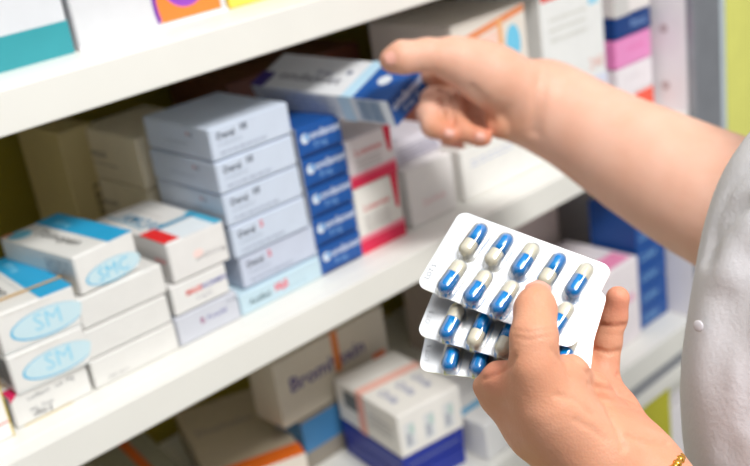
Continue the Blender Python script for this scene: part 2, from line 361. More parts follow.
carton('tall buff box in the shade under the right end of the middle shelf', (0.60, .166, L0), .20, .13, .215, [('rect','front',.1,.3,.4,.6,(150,130,120))], rgb=(206,190,182), group='boxes on the lower shelf')
carton('white box with pink top edge, right behind the blister packs', (0.641, .035, L0), .116, .12, .122, [('rect','top',.5,.05,.95,.3,(246,150,190)), ('rect','front',.1,.5,.9,.6,(240,190,210))], rgb=(240,232,236), group='boxes on the lower shelf')
for i in range(6):
    carton('blue box on the lower shelf, %s of six in the stack' % ['lowest','second from the bottom','third from the bottom','third from the top','second from the top','topmost'][i], (0.7425, .042, L0+.031*i), .070, .075, .0308,
           [('text','front',.10,.30,.016,'Ceftin',(120,170,215),.012), ('rect','left',0,0,1,1,(18,74,150))], rgb=(18,80,156), group='blue boxes on the lower shelf')

# ------------------------------------------------------------------ the box being taken
hx = np.array([-0.1337,0.99,0.0448]); hy_ = np.array([0.9362,0.1113,0.3335]); hz_ = np.array([-0.3252,-0.0865,0.9417])
HO = np.array([0.2281,-0.0324,0.1733]); HW, HH, HL = 0.058, 0.029, 0.178
HR = np.array([hy_, hx, hz_]).T
hp = [('rect','front',0,0,1,1,BL), ('text','front',0.06,0.50,0.0135,'ondanset',(222,232,246),0.015), ('text','front',0.30,0.18,0.0080,'8 mg 10',(200,215,240),0.01), 
      ('rect','top',0,0,1,0.24,BL), ('rect','top',0,0.24,1,0.32,(186,220,240)), ('text','top',.28,.86,.017,'ondanset',(110,110,125),.01,-90,1.3), ('text','top',.50,.62,.010,'8 mg',(120,120,150),.01,-90), ('ell','top',.62,.40,.06,.018,(90,100,130)),
      ('rect','top',0.0,.90,.42,1.0,(60,40,130)), ('ell','top',.52,.135,.13,.04,(215,222,228)), ('rect','left',.955,0,1,1,(240,242,246))]
hp += barcode('left',.78,.10,.94,.92,(110,140,170)) + [('rect','left',.66,0,.74,1,(196,220,236))] + fine('left',.08,.72,.62,4,(190,196,206),vstep=.17,th=.06)
HOc = HO + HR @ np.array([HW/2, 0, -HH])
carton('white and royal blue box with barcode, held in the reaching hand', HOc, HW, HL, HH, hp, rgb=(232,234,238), rotm=HR, frgb=BL)

# ------------------------------------------------------------------ blister packs
BR = np.array([[.2893,.8763,-.3852],[-.9078,.1236,-.4007],[-.3035,.4656,.8313]])
BR[:,0] /= np.linalg.norm(BR[:,0]); BR[:,1] -= BR[:,0]*(BR[:,0]@BR[:,1]); BR[:,1] /= np.linalg.norm(BR[:,1]); BR[:,2] = np.cross(BR[:,0], BR[:,1])
BO = at(513.5, 276.5, .53)
foil = bpy.data.materials.new('blister_foil'); foil.use_nodes = True
nt = foil.node_tree; bs = nt.nodes['Principled BSDF']
bs.inputs['Base Color'].default_value = (.90,.91,.93,1); bs.inputs['Metallic'].default_value = .93; bs.inputs['Roughness'].default_value = .22
tc = nt.nodes.new('ShaderNodeTexCoord'); bmp = nt.nodes.new('ShaderNodeBump'); bmp.inputs['Strength'].default_value = .22; bmp.inputs['Distance'].default_value = .0003
mx = nt.nodes.new('ShaderNodeMath'); mx.operation = 'ADD'
for ang in (45, -45):
    mp = nt.nodes.new('ShaderNodeMapping'); mp.inputs['Rotation'].default_value = (0,0,math.radians(ang))
    wv = nt.nodes.new('ShaderNodeTexWave'); wv.inputs['Scale'].default_value = 420
    nt.links.new(tc.outputs['Object'], mp.inputs['Vector']); nt.links.new(mp.outputs['Vector'], wv.inputs['Vector'])
    nt.links.new(wv.outputs['Fac'], mx.inputs[0 if ang > 0 else 1])
nt.links.new(mx.outputs[0], bmp.inputs['Height']); nt.links.new(bmp.outputs['Normal'], bs.inputs['Normal'])
clear = bpy.data.materials.new('clear_pvc'); clear.use_nodes = True
nt = clear.node_tree; nt.nodes.remove(nt.nodes['Principled BSDF'])
tr = nt.nodes.new('ShaderNodeBsdfTransparent'); tr.inputs[0].default_value = (.97,.975,.98,1)
gl = nt.nodes.new('ShaderNodeBsdfGlossy'); gl.inputs['Roughness'].default_value = .03; gl.inputs[0].default_value = (1,1,1,1)
lw = nt.nodes.new('ShaderNodeLayerWeight'); lw.inputs['Blend'].default_value = .42
mr = nt.nodes.new('ShaderNodeMapRange'); mr.inputs["To Min"].default_value = .02; mr.inputs['To Max'].default_value = .9
ms = nt.nodes.new('ShaderNodeMixShader')
er = nt.nodes.new('ShaderNodeValToRGB'); er.color_ramp.elements[0].position = .35; er.color_ramp.elements[0].color = (.97,.975,.98,1); er.color_ramp.elements[1].position = .95; er.color_ramp.elements[1].color = (.50,.53,.57,1)
nt.links.new(lw.outputs['Facing'], er.inputs['Fac']); nt.links.new(er.outputs['Color'], tr.inputs[0])
nt.links.new(lw.outputs['Facing'], mr.inputs['Value']); nt.links.new(mr.outputs[0], ms.inputs['Fac']); nt.links.new(tr.outputs[0], ms.inputs[1]); nt.links.new(gl.outputs[0], ms.inputs[2])
nt.links.new(ms.outputs[0], nt.nodes['Material Output'].inputs['Surface'])
capblue = mat('capsule_blue', (0,116,186), rough=.2, var=.02, coat=.15)
capivory = mat('capsule_ivory', (208,201,180), rough=.22, var=.02, coat=.15)

PW, PH = .0855, .0515
def rounded(w, h, r, n=8):
    out = []
    for cx, cy, a in ((w/2-r,h/2-r,0),(-w/2+r,h/2-r,90),(-w/2+r,-h/2+r,180),(w/2-r,-h/2+r,270)):
        for i in range(n+1):
            t = math.radians(a+90*i/n); out.append((cx+r*math.cos(t), cy+r*math.sin(t)))
    return out
foilb = mat('foil_back', (150,152,158), rough=.42, metal=.9, var=.03)
def foil_mesh():
    bm = bmesh.new(); pts = rounded(PW, PH, .0052)
    lo = [bm.verts.new((x,y,-.0003)) for x,y in pts]; hi = [bm.verts.new((x,y,.0003)) for x,y in pts]
    bm.faces.new(hi); bm.faces.new(lo[::-1]).material_index = 1
    n = len(pts)
    for i in range(n): bm.faces.new((lo[i], lo[(i+1)%n], hi[(i+1)%n], hi[i]))
    return bm
def capsule_part(L, r, a, b, half=True, seg=20):
    """body of revolution about y from y=a (open/flat) to hemispherical end at b"""
    bm = bmesh.new(); s = 1 if b > a else -1
    prof = [(0.0, a), (r, a)] + [(r, a+(b-a-s*r)*t) for t in (.5, 1)] + [(r*math.cos(t), b-s*r+s*r*math.sin(t)) for t in np.linspace(.2, math.pi/2, 7)]
    rings = []
    for rr, yy in prof:
        rings.append([bm.verts.new((rr*math.cos(2*math.pi*k/seg), yy, rr*math.sin(2*math.pi*k/seg))) for k in range(seg)] if rr > 1e-6 else [bm.verts.new((0, yy, 0))])
    for i in range(len(rings)-1):
        A, B = rings[i], rings[i+1]
        for k in range(seg):
            k2 = (k+1) % seg
            if len(A) == 1: f = [A[0], B[k2], B[k]]
            elif len(B) == 1: f = [A[k], A[k2], B[0]]
            else: f = [A[k], A[k2], B[k2], B[k]]
            bm.faces.new(f if s < 0 else f[::-1])
    bmesh.ops.recalc_face_normals(bm, faces=bm.faces)
    return bm
CL, CR = .0209, .0039
def dome_mesh():
    """clear pocket: stadium shaped dome standing on the foil with a small flange"""
    bm = bmesh.new(); n = 32
    def stad(k, r, half):
        t = 2*math.pi*k/n; c, s = math.cos(t), math.sin(t)
        return r*c, r*s + (half if s > 0 else -half)
    half = CL/2-CR; rings = []
    for r, z in ((.0056,.00045),(.0051,.0006),(.0049,.0016),(.0047,.0042),(.0042,.0066),(.0032,.0080),(.0017,.0086)):
        rings.append([bm.verts.new((*stad(k, r, half), z)) for k in range(n)])
    for A, B in zip(rings, rings[1:]):
        for k in range(n): bm.faces.new((A[k], A[(k+1)%n], B[(k+1)%n], B[k]))
    bm.faces.new(rings[-1])
    return bm
me_cache = {}
def shared(name, key, mk, m, parent, loc, rotz=0.0, smooth=True):
    if key not in me_cache:
        o = link(name, mk(), m, parent, smooth=smooth); me_cache[key] = o.data
    else:
        o = bpy.data.objects.new(name, me_cache[key]); col.objects.link(o); o.parent = parent
    o.location = loc; o.rotation_euler = (0, 0, rotz)
    return o
CX = [-.0266+.0146*i for i in range(5)]; RY = (.0087, -.0158)
def pack(label, ox, oy, oz, ang, blue_up):
    T = Matrix(BR.tolist()).to_4x4(); T.translation = Vector((BO + BR @ np.array([ox, oy, oz])).tolist())
    T = T @ Matrix.Rotation(math.radians(ang), 4, 'Z')
    root = empty('blister_pack'); root.location = T.translation; root.rotation_euler = T.to_euler()
    tag(root, label, 'blister pack', 'blister packs fanned in the near hand')
    shared('foil_card', 'foil', foil_mesh, [foil, foilb], root, (0,0,0), smooth=False)
    bm = bmesh.new()          # embossed batch mark at the left edge
    vs, fs = text_geo('LOT 5', .0)
    vv = [bm.verts.new((-.0385-y*.0036, -.020+x*.0036, .00038)) for x, y in vs]
    for f in fs: bm.faces.new([vv[i] for i in f])
    link('batch_stamp', bm, mat('stamp_grey', (170,174,180), rough=.35, metal=.8), root)
    k = 0
    for r in (0, 1):
        for c in range(5):
            loc = (CX[c], RY[r], 0); rz = -.10
            shared('blister_dome', 'dome', dome_mesh, clear, root, loc, rz)
            up = blue_up[r][c] == 'b'
            cp = shared('capsule', 'ivory', lambda: capsule_part(CL, CR, 0, -CL/2), capivory, root, (CX[c], RY[r], CR+.0009), rz if up else rz+math.pi)
            cp['label'] = 'blue and ivory capsule'
            shared('capsule_cap', 'blue', lambda: capsule_part(CL, CR*1.03, -.0015, CL/2), capblue, cp, (0,0,0))
            k += 1
pack('foremost blister pack, ten blue and ivory capsules under the thumb', 0, 0, 0, 0, ('bbwbw', 'wwwww'))
pack('middle blister pack of the fan, half hidden behind the foremost pack', .0055, -.0141, -.0120, 8, ('bwbwb', 'wbbbw'))
pack('rearmost blister pack of the fan, lowest in the hand', .0065, -.0208, -.0240, 17.5, ('wbwbw', 'wwbwb'))
def pk(a, b, n): return BO + BR @ np.array([a, b, n])

# ------------------------------------------------------------------ the person: one smooth surface from blended limbs
def onpack(px, py, n):
    o = pk(0, 0, n); r = ray(px, py); t = ((o-C)@BR[:,2])/(r@BR[:,2]); return C+r*t
def P_(px, py, d, r): p = at(px, py, d); return (p, r*d/F)
def seg_d(p, a, b, ra, rb):
    ab = (b-a).astype(np.float32); t = np.clip(((p-a.astype(np.float32))@ab)/max(float(ab@ab), 1e-12), 0, 1)
    q = p-(a.astype(np.float32)+t[:,None]*ab)
    return np.sqrt((q*q).sum(1))-(ra+(rb-ra)*t)
def smin(a, b, k):
    h = np.maximum(k-np.abs(a-b), 0)/k
    return np.minimum(a, b)-h*h*k*.25
def chain(p, pts, k=.006):
    d = None
    for (a, ra), (b, rb) in zip(pts, pts[1:]):
        s = seg_d(p, a, b, ra, rb); d = s if d is None else smin(d, s, k)
    return d
def poly_dist(p, pts):
    d = None
    for a, b in zip(pts, pts[1:]):
        s = seg_d(p, np.asarray(a), np.asarray(b), 0, 0); d = s if d is None else np.minimum(d, s)
    return d
def surface(fn, lo, hi, h):
    """naive surface nets"""
    lo = np.array(lo); n = np.ceil((np.array(hi)-lo)/h).astype(int)+1
    ax = [lo[i]+h*np.arange(n[i]) for i in range(3)]
    G = np.stack(np.meshgrid(*ax, indexing='ij'), -1).reshape(-1, 3).astype(np.float32)
    D = np.concatenate([fn(G[i:i+400000]) for i in range(0, len(G), 400000)]).reshape(n)
    S = D < 0
    acc = np.zeros((*(n-1), 3)); cnt = np.zeros(n-1)
    idx = np.stack(np.meshgrid(*[np.arange(m-1) for m in n], indexing='ij'), -1).astype(float)
    cor = [(i,j,k) for i in (0,1) for j in (0,1) for k in (0,1)]
    sl = lambda c: tuple(slice(c[a], n[a]-1+c[a]) for a in range(3))
    for c in cor:
        for a in range(3):
            if c[a] == 0:
                e = list(c); e[a] = 1; e = tuple(e)
                d0, d1 = D[sl(c)], D[sl(e)]; m = (d0 < 0) != (d1 < 0)
                t = np.where(m, d0/np.where(m, d0-d1, 1), 0)
                for b in range(3): acc[..., b] += np.where(m, (c[b]+(t if b == a else 0)), 0)
                cnt += m
    act = cnt > 0
    vid = -np.ones(n-1, int); vid[act] = np.arange(act.sum())
    V = lo+h*(idx[act]+acc[act]/cnt[act][:, None])
    Fs = []
    for a in range(3):
        b, c = (a+1) % 3, (a+2) % 3
        s0 = [slice(1, n[q]-1) for q in range(3)]; s1 = list(s0); s0[a] = slice(0, n[a]-1); s1[a] = slice(1, n[a])
        m0, m1 = S[tuple(s0)], S[tuple(s1)]
        ii = np.argwhere(m0 != m1); flip = m0[m0 != m1]
        off = np.ones(3, int); off[a] = 0; ii = ii+off
        def v(db, dc):
            j = ii.copy(); j[:, b] -= db; j[:, c] -= dc; return vid[tuple(j.T)]
        q = np.stack([v(1,1), v(0,1), v(0,0), v(1,0)], 1); q[~flip] = q[~flip][:, ::-1]
        Fs.append(q)
    return V, np.concatenate(Fs)
def bounds(lists, pad=.02):
    L = np.array([p-r for l in lists for p, r in l]); H = np.array([p+r for l in lists for p, r in l])
    return L.min(0)-pad, H.max(0)+pad

# ---- near hand (left), palm towards the viewer, packs across the fingers
R1 = F
def OP(px, py, n, rpx, d=.52): return (onpack(px, py, n), rpx*d/F)
thumb = [OP(537.5,297,.0125,13.5), OP(535.5,309,.0160,17.5), OP(534,338,.0190,19.5), P_(534,366,.486,20), P_(546,402,.490,26)]
thenar = [P_(536,388,.494,24), P_(556,415,.495,31), P_(590,452,.50,34)]
wristc = [P_(592,452,.512,34), P_(621,477,.512,49), P_(690,545,.50,60), P_(800,680,.50,72)]
wrist2 = [P_(614,448,.52,31), P_(640,478,.52,39)]
mc1 = [P_(502,393,.518,24), P_(540,426,.518,31), P_(590,462,.515,33)]
mc2 = [P_(536,388,.540,22), P_(605,470,.53,34)]
mc3 = [P_(571,384,.548,20), P_(614,466,.535,30)]
mc4 = [P_(601,386,.545,17), P_(615,412,.538,20), P_(634,454,.528,26)]
pinky = [P_(602,384,.548,16.5), P_(604.5,362,.549,13.4), P_(607.5,342,.549,13.2), P_(613.5,318,.547,12.6), P_(617.8,298,.543,12)]
def BP(a, b, n, r): return (pk(a, b, n), r)
index = [P_(503,395,.526,22), OP(503,372,-.0400,17), OP(507,345,-.0415,16), OP(512,318,-.0400,14.5), OP(516,300,-.0385,13)]
middle = [P_(536,388,.542,21), OP(537,360,-.0430,18), OP(541,328,-.0430,16.5), OP(545,300,-.0410,15), OP(547,285,-.0390,13)]
ring = [P_(571,384,.549,19), OP(572,358,-.0430,17), OP(575,330,-.0430,15.5), OP(579,304,-.0410,14), OP(581,290,-.0390,12.5)]
pcrease = [[P_(598,330,.538,1)[0], P_(612,332,.536,1)[0], P_(626,329,.540,1)[0]], [P_(596,350,.537,1)[0], P_(608,354,.536,1)[0], P_(621,351,.54,1)[0]], [P_(592,374,.534,1)[0], P_(604,378,.532,1)[0], P_(617,375,.535,1)[0]]]
palmline = [[P_(566,352,.505,1)[0], P_(586,374,.512,1)[0], P_(604,402,.513,1)[0], P_(622,440,.505,1)[0]], [P_(594,386,.527,1)[0], P_(612,394,.528,1)[0], P_(630,402,.530,1)[0]],
            [P_(640,440,.50,1)[0], P_(650,446,.50,1)[0], P_(664,446,.505,1)[0]]]
thumbline = [[OP(518,338,.036,1)[0], OP(535,342,.040,1)[0], OP(553,338,.036,1)[0]], [OP(519,330,.036,1)[0], OP(536,333,.040,1)[0], OP(552,331,.036,1)[0]]]
fold_ = [P_(545,374,.491,17), P_(570,373,.502,15.5), P_(594,389,.517,13), P_(606,410,.520,14)]
webc = [P_(481,385,.513,6), P_(497,376,.505,11), P_(516,378,.497,16)]
web = [P_(513,362,.484,1)[0], P_(500,368,.492,1)[0], P_(486,378,.498,1)[0]]
def hand1(p):
    pal = chain(p, mc1, .010)
    for c in (mc2, mc3, mc4, wrist2, wristc): pal = smin(pal, chain(p, c, .01), .016)
    fing = None
    for c in (index, middle, ring, pinky):
        s = chain(p, c, .004); fing = s if fing is None else smin(fing, s, .0016)
    d = smin(pal, fing, .006)
    d = smin(d, chain(p, thenar, .012), .022)
    d = smin(d, chain(p, webc, .006), .010)
    d = smin(d, chain(p, fold_, .008), .008)
    d = smin(d, chain(p, thumb, .008), .0075)
    for c in pcrease: d = d+.0012*np.exp(-(poly_dist(p, c)/.0018)**2)
    for c in palmline: d = d+.0016*np.exp(-(poly_dist(p, c)/.0026)**2)
    return d
b1 = bounds([thumb, thenar, wristc[:3], mc1, mc2, mc3, mc4, pinky, index, middle, ring], .006)

# ---- far hand (right), thumb on the box, fingers curled below
HD = .935
rthumb = [P_(391,60.5,.918,11.5), P_(402,57.5,.916,15.5), P_(428,55,.920,15.5), P_(448,57,.928,17), P_(470,63,.935,21)]
rthen = [P_(462,63,.935,20), P_(492,76,.932,29), P_(532,95,.94,32)]
rheel = [P_(502,122,.945,17), P_(534,112,.945,26)]
rmc = [[P_(540,102,.965,33), P_(470,88,.995,19)], [P_(540,104,.965,33), P_(462,98,.995,18)], [P_(540,106,.965,32), P_(470,110,.992,17)], [P_(538,112,.965,28), P_(482,120,.985,14)]]
rindex = [P_(470,88,.995,17), P_(446,81,.992,13), P_(430,72,.988,11.5), P_(404,60,1.000,9), P_(396,56,1.0,8)]
rmid = [P_(464,100,.990,15), P_(434,101,.972,14), P_(429.5,113,.960,13), P_(433,126,.950,11.5), P_(448,133.5,.942,9.2), P_(452,134.5,.941,8.4)]
rring = [P_(470,108,.985,15), P_(452,104,.968,13), P_(453,117,.955,12), P_(463,131,.945,10.5), P_(479,137,.938,9), P_(484,138,.937,8)]
rpink = [P_(482,120,.98,13), P_(466,114,.982,10.5), P_(472,126,.975,9.5), P_(488,130,.965,8.5)]
rarm = [P_(534,101,.955,33), P_(550,107,.955,33.5), P_(578,124,.945,38.5), P_(620,149,.925,44.5), P_(660,171,.905,50), P_(700,192,.885,54.5), P_(740,210,.87,58), P_(775,226,.85,60)]
rupper = [P_(770,224,.855,58), P_(860,170,.76,66), P_(980,120,.68,70)]
rgap = [P_(450,84,.945,4), P_(466,96,.950,7.5), P_(476,104,.952,4)]
rwl = [[P_(553,72,.92,1)[0], P_(538,104,.905,1)[0], P_(530,136,.93,1)[0]], [P_(474,80,.905,1)[0], P_(500,96,.90,1)[0], P_(512,124,.92,1)[0]]]
def hand2(p):
    d = None
    for c in rmc: s = chain(p, c, .01); d = s if d is None else smin(d, s, .014)
    d = smin(d, chain(p, rarm, .03), .02); d = smin(d, chain(p, rupper, .03), .03)
    d = smin(d, chain(p, rheel), .014)
    fing = None
    for c in (rindex, rmid, rring, rpink):
        s = chain(p, c, .004); fing = s if fing is None else smin(fing, s, .0008)
    d = smin(d, fing, .004)
    th = smin(chain(p, rthumb, .008), chain(p, rthen, .014), .018)
    d = smin(d, th, .010)
    d = -smin(-d, chain(p, rgap, .004), .005)
    return d
b2 = bounds([rthumb, rthen, rheel, *rmc, rindex, rmid, rring, rpink, rarm, rupper], .008)

# ---- trunk and shoulders (inside the coat)
trunk = [P_(1000,-40,.68,100), P_(1000,240,.68,150), P_(1000,560,.68,150), P_(1000,900,.70,150)]
lupper = [P_(800,680,.50,70), P_(970,520,.50,78), P_(1040,120,.55,88)]
V1, F1 = surface(hand1, *b1, .00135)
V2, F2 = surface(hand2, *b2, .0021)
def trunkf(p): return smin(smin(chain(p, trunk, .05), chain(p, lupper, .05), .06), chain(p, [wristc[2], wristc[3]], .03), .03)
V3, F3 = surface(trunkf, *bounds([trunk, lupper, wristc[2:]], .02), .012)

skin = bpy.data.materials.new('skin'); skin.use_nodes = True
nt = skin.node_tree; bs = nt.nodes['Principled BSDF']
tc = nt.nodes.new('ShaderNodeTexCoord')
def noise(sc, det=3):
    n_ = nt.nodes.new('ShaderNodeTexNoise'); n_.inputs['Scale'].default_value = sc; n_.inputs['Detail'].default_value = det
    nt.links.new(tc.outputs['Object'], n_.inputs['Vector']); return n_
att = nt.nodes.new('ShaderNodeAttribute'); att.attribute_name = 'flush'
n1 = noise(38, 4)
ad = nt.nodes.new('ShaderNodeMath'); ad.operation = 'MULTIPLY_ADD'; ad.inputs[1].default_value = .22; nt.links.new(n1.outputs['Fac'], ad.inputs[0]); nt.links.new(att.outputs['Fac'], ad.inputs[2])
rp = nt.nodes.new('ShaderNodeValToRGB'); nt.links.new(ad.outputs[0], rp.inputs['Fac'])
rp.color_ramp.elements[0].position = .0; rp.color_ramp.elements[0].color = (lin(236), lin(194), lin(176), 1)
e_ = rp.color_ramp.elements.new(.34); e_.color = (lin(209), lin(149), lin(119), 1)
rp.color_ramp.elements[2].position = 1.0; rp.color_ramp.elements[2].color = (lin(224), lin(128), lin(108), 1)
nt.links.new(rp.outputs['Color'], bs.inputs['Base Color'])
bs.inputs['Roughness'].default_value = .52; bs.inputs['Specular IOR Level'].default_value = .3
bs.inputs['Subsurface Weight'].default_value = .18; bs.inputs['Subsurface Radius'].default_value = (.012, .004, .002); bs.inputs['Subsurface Scale'].default_value = .4
vz = nt.nodes.new('ShaderNodeTexVoronoi'); vz.inputs['Scale'].default_value = 900; nt.links.new(tc.outputs['Object'], vz.inputs['Vector'])
n2 = noise(160, 3); a2 = nt.nodes.new('ShaderNodeMath'); a2.operation = 'MULTIPLY_ADD'; a2.inputs[1].default_value = .4
nt.links.new(vz.outputs['Distance'], a2.inputs[0]); nt.links.new(n2.outputs['Fac'], a2.inputs[2])
bp = nt.nodes.new('ShaderNodeBump'); bp.inputs['Strength'].default_value = .22; bp.inputs['Distance'].default_value = .0012
nt.links.new(a2.outputs[0], bp.inputs['Height']); nt.links.new(bp.outputs['Normal'], bs.inputs['Normal'])

def sculpt(V, Q, lines, tol=.018):
    """press wrinkles into the side of a surface that faces the viewer: (points, half width px, depth)"""
    n = np.zeros_like(V)
    e1 = V[Q[:,1]]-V[Q[:,0]]; e2 = V[Q[:,3]]-V[Q[:,0]]; fn = np.cross(e1, e2)
    for k in range(4): np.add.at(n, Q[:,k], fn)
    n /= np.linalg.norm(n, axis=1)[:,None]+1e-12
    q = (V-C) @ M.T; uv = np.stack([375+F*q[:,0]/q[:,2], 233+F*q[:,1]/q[:,2]], 1)
    face = np.clip(-((V-C)*n).sum(1)/np.linalg.norm(V-C, axis=1)*3, 0, 1)
    # only the nearest layer: coarse depth buffer
    key = (uv//4).astype(int); lim = {}
    for kk, z in zip(map(tuple, key), q[:,2]):
        if z < lim.get(kk, 9): lim[kk] = z
    near = np.array([q[i,2] < min(lim.get((a+da, b+db), 9) for da in (-1,0,1) for db in (-1,0,1))+tol for i, (a, b) in enumerate(map(tuple, key))])
    tot = np.zeros(len(V))
    for pts, sg, dp in lines:
        best = np.full(len(V), 1e9)
        for a, b in zip(pts, pts[1:]):
            a = np.array(a, float); b = np.array(b, float); ab = b-a
            t = np.clip(((uv-a)@ab)/(ab@ab), 0, 1); best = np.minimum(best, np.linalg.norm(uv-a-t[:,None]*ab, axis=1))
        tot += dp*np.exp(-(best/sg)**2)
    return V-n*(tot*face*near)[:,None]
V1 = sculpt(V1, F1, [([(564,352),(580,362),(594,380),(606,402),(616,425),(624,448)], 3.2, .0016), ([(602,325),(614,327),(627,325)], 2.2, .0011), ([(595,349),(608,353),(622,351)], 2.4, .0012),
    ([(592,371),(604,376),(618,375)], 2.6, .0013), ([(590,384),(606,389),(624,391)], 2.4, .0009), ([(602,396),(620,405),(638,409)], 2.6, .0010), ([(628,436),(646,443),(666,446)], 2.6, .0011),
    ([(514,336),(528,340),(553,335)], 2.0, .0005), ([(514,330),(530,333),(553,329)], 2.0, .0004), ([(514,356),(509,366),(498,373),(484,379)], 2.6, .0013), ([(552,350),(562,362),(572,378)], 2.4, .0007),
    ([(556,395),(575,400),(592,415)], 3, .0007), ([(575,420),(590,428),(606,440)], 3, .0006), ([(552,300),(557,325),(559,342)], 2.5, .0004)])
V2 = sculpt(V2, F2, [([(541,72),(536,100),(532,132)], 5, .0025), ([(547,74),(543,102),(538,134)], 4, .0015), ([(426,97),(438,92),(446,94)], 2.5, .0012), ([(428,116),(437,118),(446,114)], 2.5, .0012),
    ([(449,92),(454,108),(452,126)], 2.6, .0030), ([(428,88),(442,90),(458,98)], 2.4, .0030), ([(472,88),(484,100),(492,122)], 4, .0022), ([(500,112),(508,122),(512,136)], 4, .0012)])
V = np.concatenate([V1, V2, V3]); FC = np.concatenate([F1, F2+len(V1), F3+len(V1)+len(V2)])
person = link('person', (V.tolist(), [], FC.tolist()), skin, smooth=True)
tag(person, 'person in a white coat holding blister packs and reaching for a box', 'person')
fl = person.data.attributes.new('flush', 'FLOAT', 'POINT')
tips = [(thumb[0][0], .016, .35), (pinky[-1][0], .022, .45), (pinky[2][0], .03, .2), (P_(620,400,.53,1)[0], .035, .45), (P_(500,372,.50,1)[0], .016, .5), (rmid[-1][0], .022, .45), (rring[-1][0], .022, .5), (rindex[1][0], .025, .35), (rthumb[0][0], .02, .25), (P_(500,128,.93,1)[0], .03, .2)]
fv = np.concatenate([np.full(len(V1), .22), .07-.04*np.clip(((V2-C)@M[0]-.14)/.06, 0, 1), np.zeros(len(V3))])
for c, s, a in tips: fv = np.maximum(fv, a*np.exp(-((V-c)**2).sum(1)/(s*s)))
fl.data.foreach_set('value', fv.astype(np.float32))

# fingernails: thin curved plates
nailm = mat('fingernail', (216,158,142), rough=.42, var=.03)
def nail(c, along, out, L, w, label=None):
    along = along/np.linalg.norm(along); out = out-along*(out@along); out /= np.linalg.norm(out); s = np.cross(along, out)
    bm = bmesh.new(); N, Mm = 8, 10; g = []
    for layer in (0, 1):
        rows = []
        for i in range(N+1):
            a = i/N; x = (a-.5)*L; ww = w*(1-.25*max(0, (a-.72)/.28)**2)*(1-.2*max(0, (.15-a)/.15)**2)
            row = []
            for j in range(Mm+1):
                b = (j/Mm-.5)*2; 
                q = c+along*x*(1-.12*b*b)+s*(b*ww/2)-out*(b*b*w*.17)+out*(-.0004*layer)-out*(.0010*(a-.3)**2)
                row.append(bm.verts.new(q.tolist()))
            rows.append(row)
        g.append(rows)
    for i in range(N):
        for j in range(Mm):
            bm.faces.new((g[0][i][j], g[0][i+1][j], g[0][i+1][j+1], g[0][i][j+1])); bm.faces.new((g[1][i][j], g[1][i][j+1], g[1][i+1][j+1], g[1][i+1][j]))
    bd = [(i,0) for i in range(N+1)]+[(N,j) for j in range(1,Mm+1)]+[(i,Mm) for i in range(N-1,-1,-1)]+[(0,j) for j in range(Mm-1,0,-1)]
    for (a, b), (c2, d2) in zip(bd, bd[1:]+bd[:1]): bm.faces.new((g[0][a][b], g[1][a][b], g[1][c2][d2], g[0][c2][d2]))
    bmesh.ops.recalc_face_normals(bm, faces=bm.faces)
    o = link('fingernail', bm, nailm, person, smooth=True)
    if label: o['label'] = label
camx, camy, camz = M[0], M[1], M[2]
ct = thumb[0][0]; rt = thumb[0][1]
nail(ct - camy*rt*.80 - camz*rt*.55, -camy*1.0+camz*.9, -camy*.75-camz*.8, .0085, .0125)
VN = np.zeros_like(V2); _f = np.cross(V2[F2[:,1]]-V2[F2[:,0]], V2[F2[:,3]]-V2[F2[:,0]])
for k in range(4): np.add.at(VN, F2[:,k], _f)
VN /= np.linalg.norm(VN, axis=1)[:,None]+1e-12
_q = (V2-C) @ M.T; _uv = np.stack([375+F*_q[:,0]/_q[:,2], 233+F*_q[:,1]/_q[:,2]], 1)
def skin_nail(px, py, along, L, w):
    """a nail lying on the far hand's skin where the photograph shows it"""
    near = np.linalg.norm(_uv-np.array([px, py]), axis=1) < 3.0
    i = np.where(near)[0][np.argmin(_q[near][:,2])]; nn = VN[np.linalg.norm(V2-V2[i], axis=1) < .005].mean(0)
    nail(V2[i]+nn*.0011, along, nn, L, w)
skin_nail(390.5, 57.5, -camx*1.0+camy*.30+camz*.10, .0150, .0120)
skin_nail(449, 136, camx*1.0+camy*.25, .0095, .0085)
skin_nail(481, 138.5, camx*1.0+camy*.2, .0090, .0080)

# ---- coat
coatm = mat('coat_cotton', (208,207,212), rough=.8, var=.02, scale=30, bump=.25, bscale=420)
body_l = [P_(880,140,.62,92), P_(840,222,.60,96), P_(822,310,.585,88), P_(816,395,.575,90), P_(828,470,.575,96), P_(880,600,.59,110)]
body_m = [P_(1000,-60,.68,130), P_(1000,240,.68,185), P_(1000,560,.68,185), P_(1000,900,.70,190)]
slv_r = [P_(860,176,.78,84), P_(1000,110,.68,92)]
slv_l = [P_(900,620,.50,92), P_(970,520,.50,98), P_(1040,120,.55,110)]
fold1 = [P_(752,196,.555,1)[0], P_(722,226,.555,1)[0], P_(703,262,.56,1)[0]]
fold2 = [P_(748,205,.54,1)[0], P_(735,300,.53,1)[0], P_(718,420,.53,1)[0]]
fold3 = [P_(700,290,.55,1)[0], P_(712,360,.525,1)[0], P_(720,440,.52,1)[0]]
def coatf(p):
    d = smin(chain(p, body_l, .06), chain(p, body_m, .06), .05)
    d = smin(d, chain(p, slv_r, .03), .04); d = smin(d, chain(p, slv_l, .03), .05)
    d = d-.0045*np.exp(-(poly_dist(p, fold1)/.010)**2)-.004*np.exp(-(poly_dist(p, fold2)/.013)**2)+.003*np.exp(-(poly_dist(p, fold3)/.012)**2)
    d = d+.0005*np.sin(p[:,0]*70+p[:,2]*35+np.sin(p[:,1]*50)*1.5)*np.sin(p[:,2]*42+p[:,1]*30)
    return d
lo, hi = bounds([body_l, body_m, slv_r, slv_l], .02)
V4, F4 = surface(coatf, lo, hi, .0050)
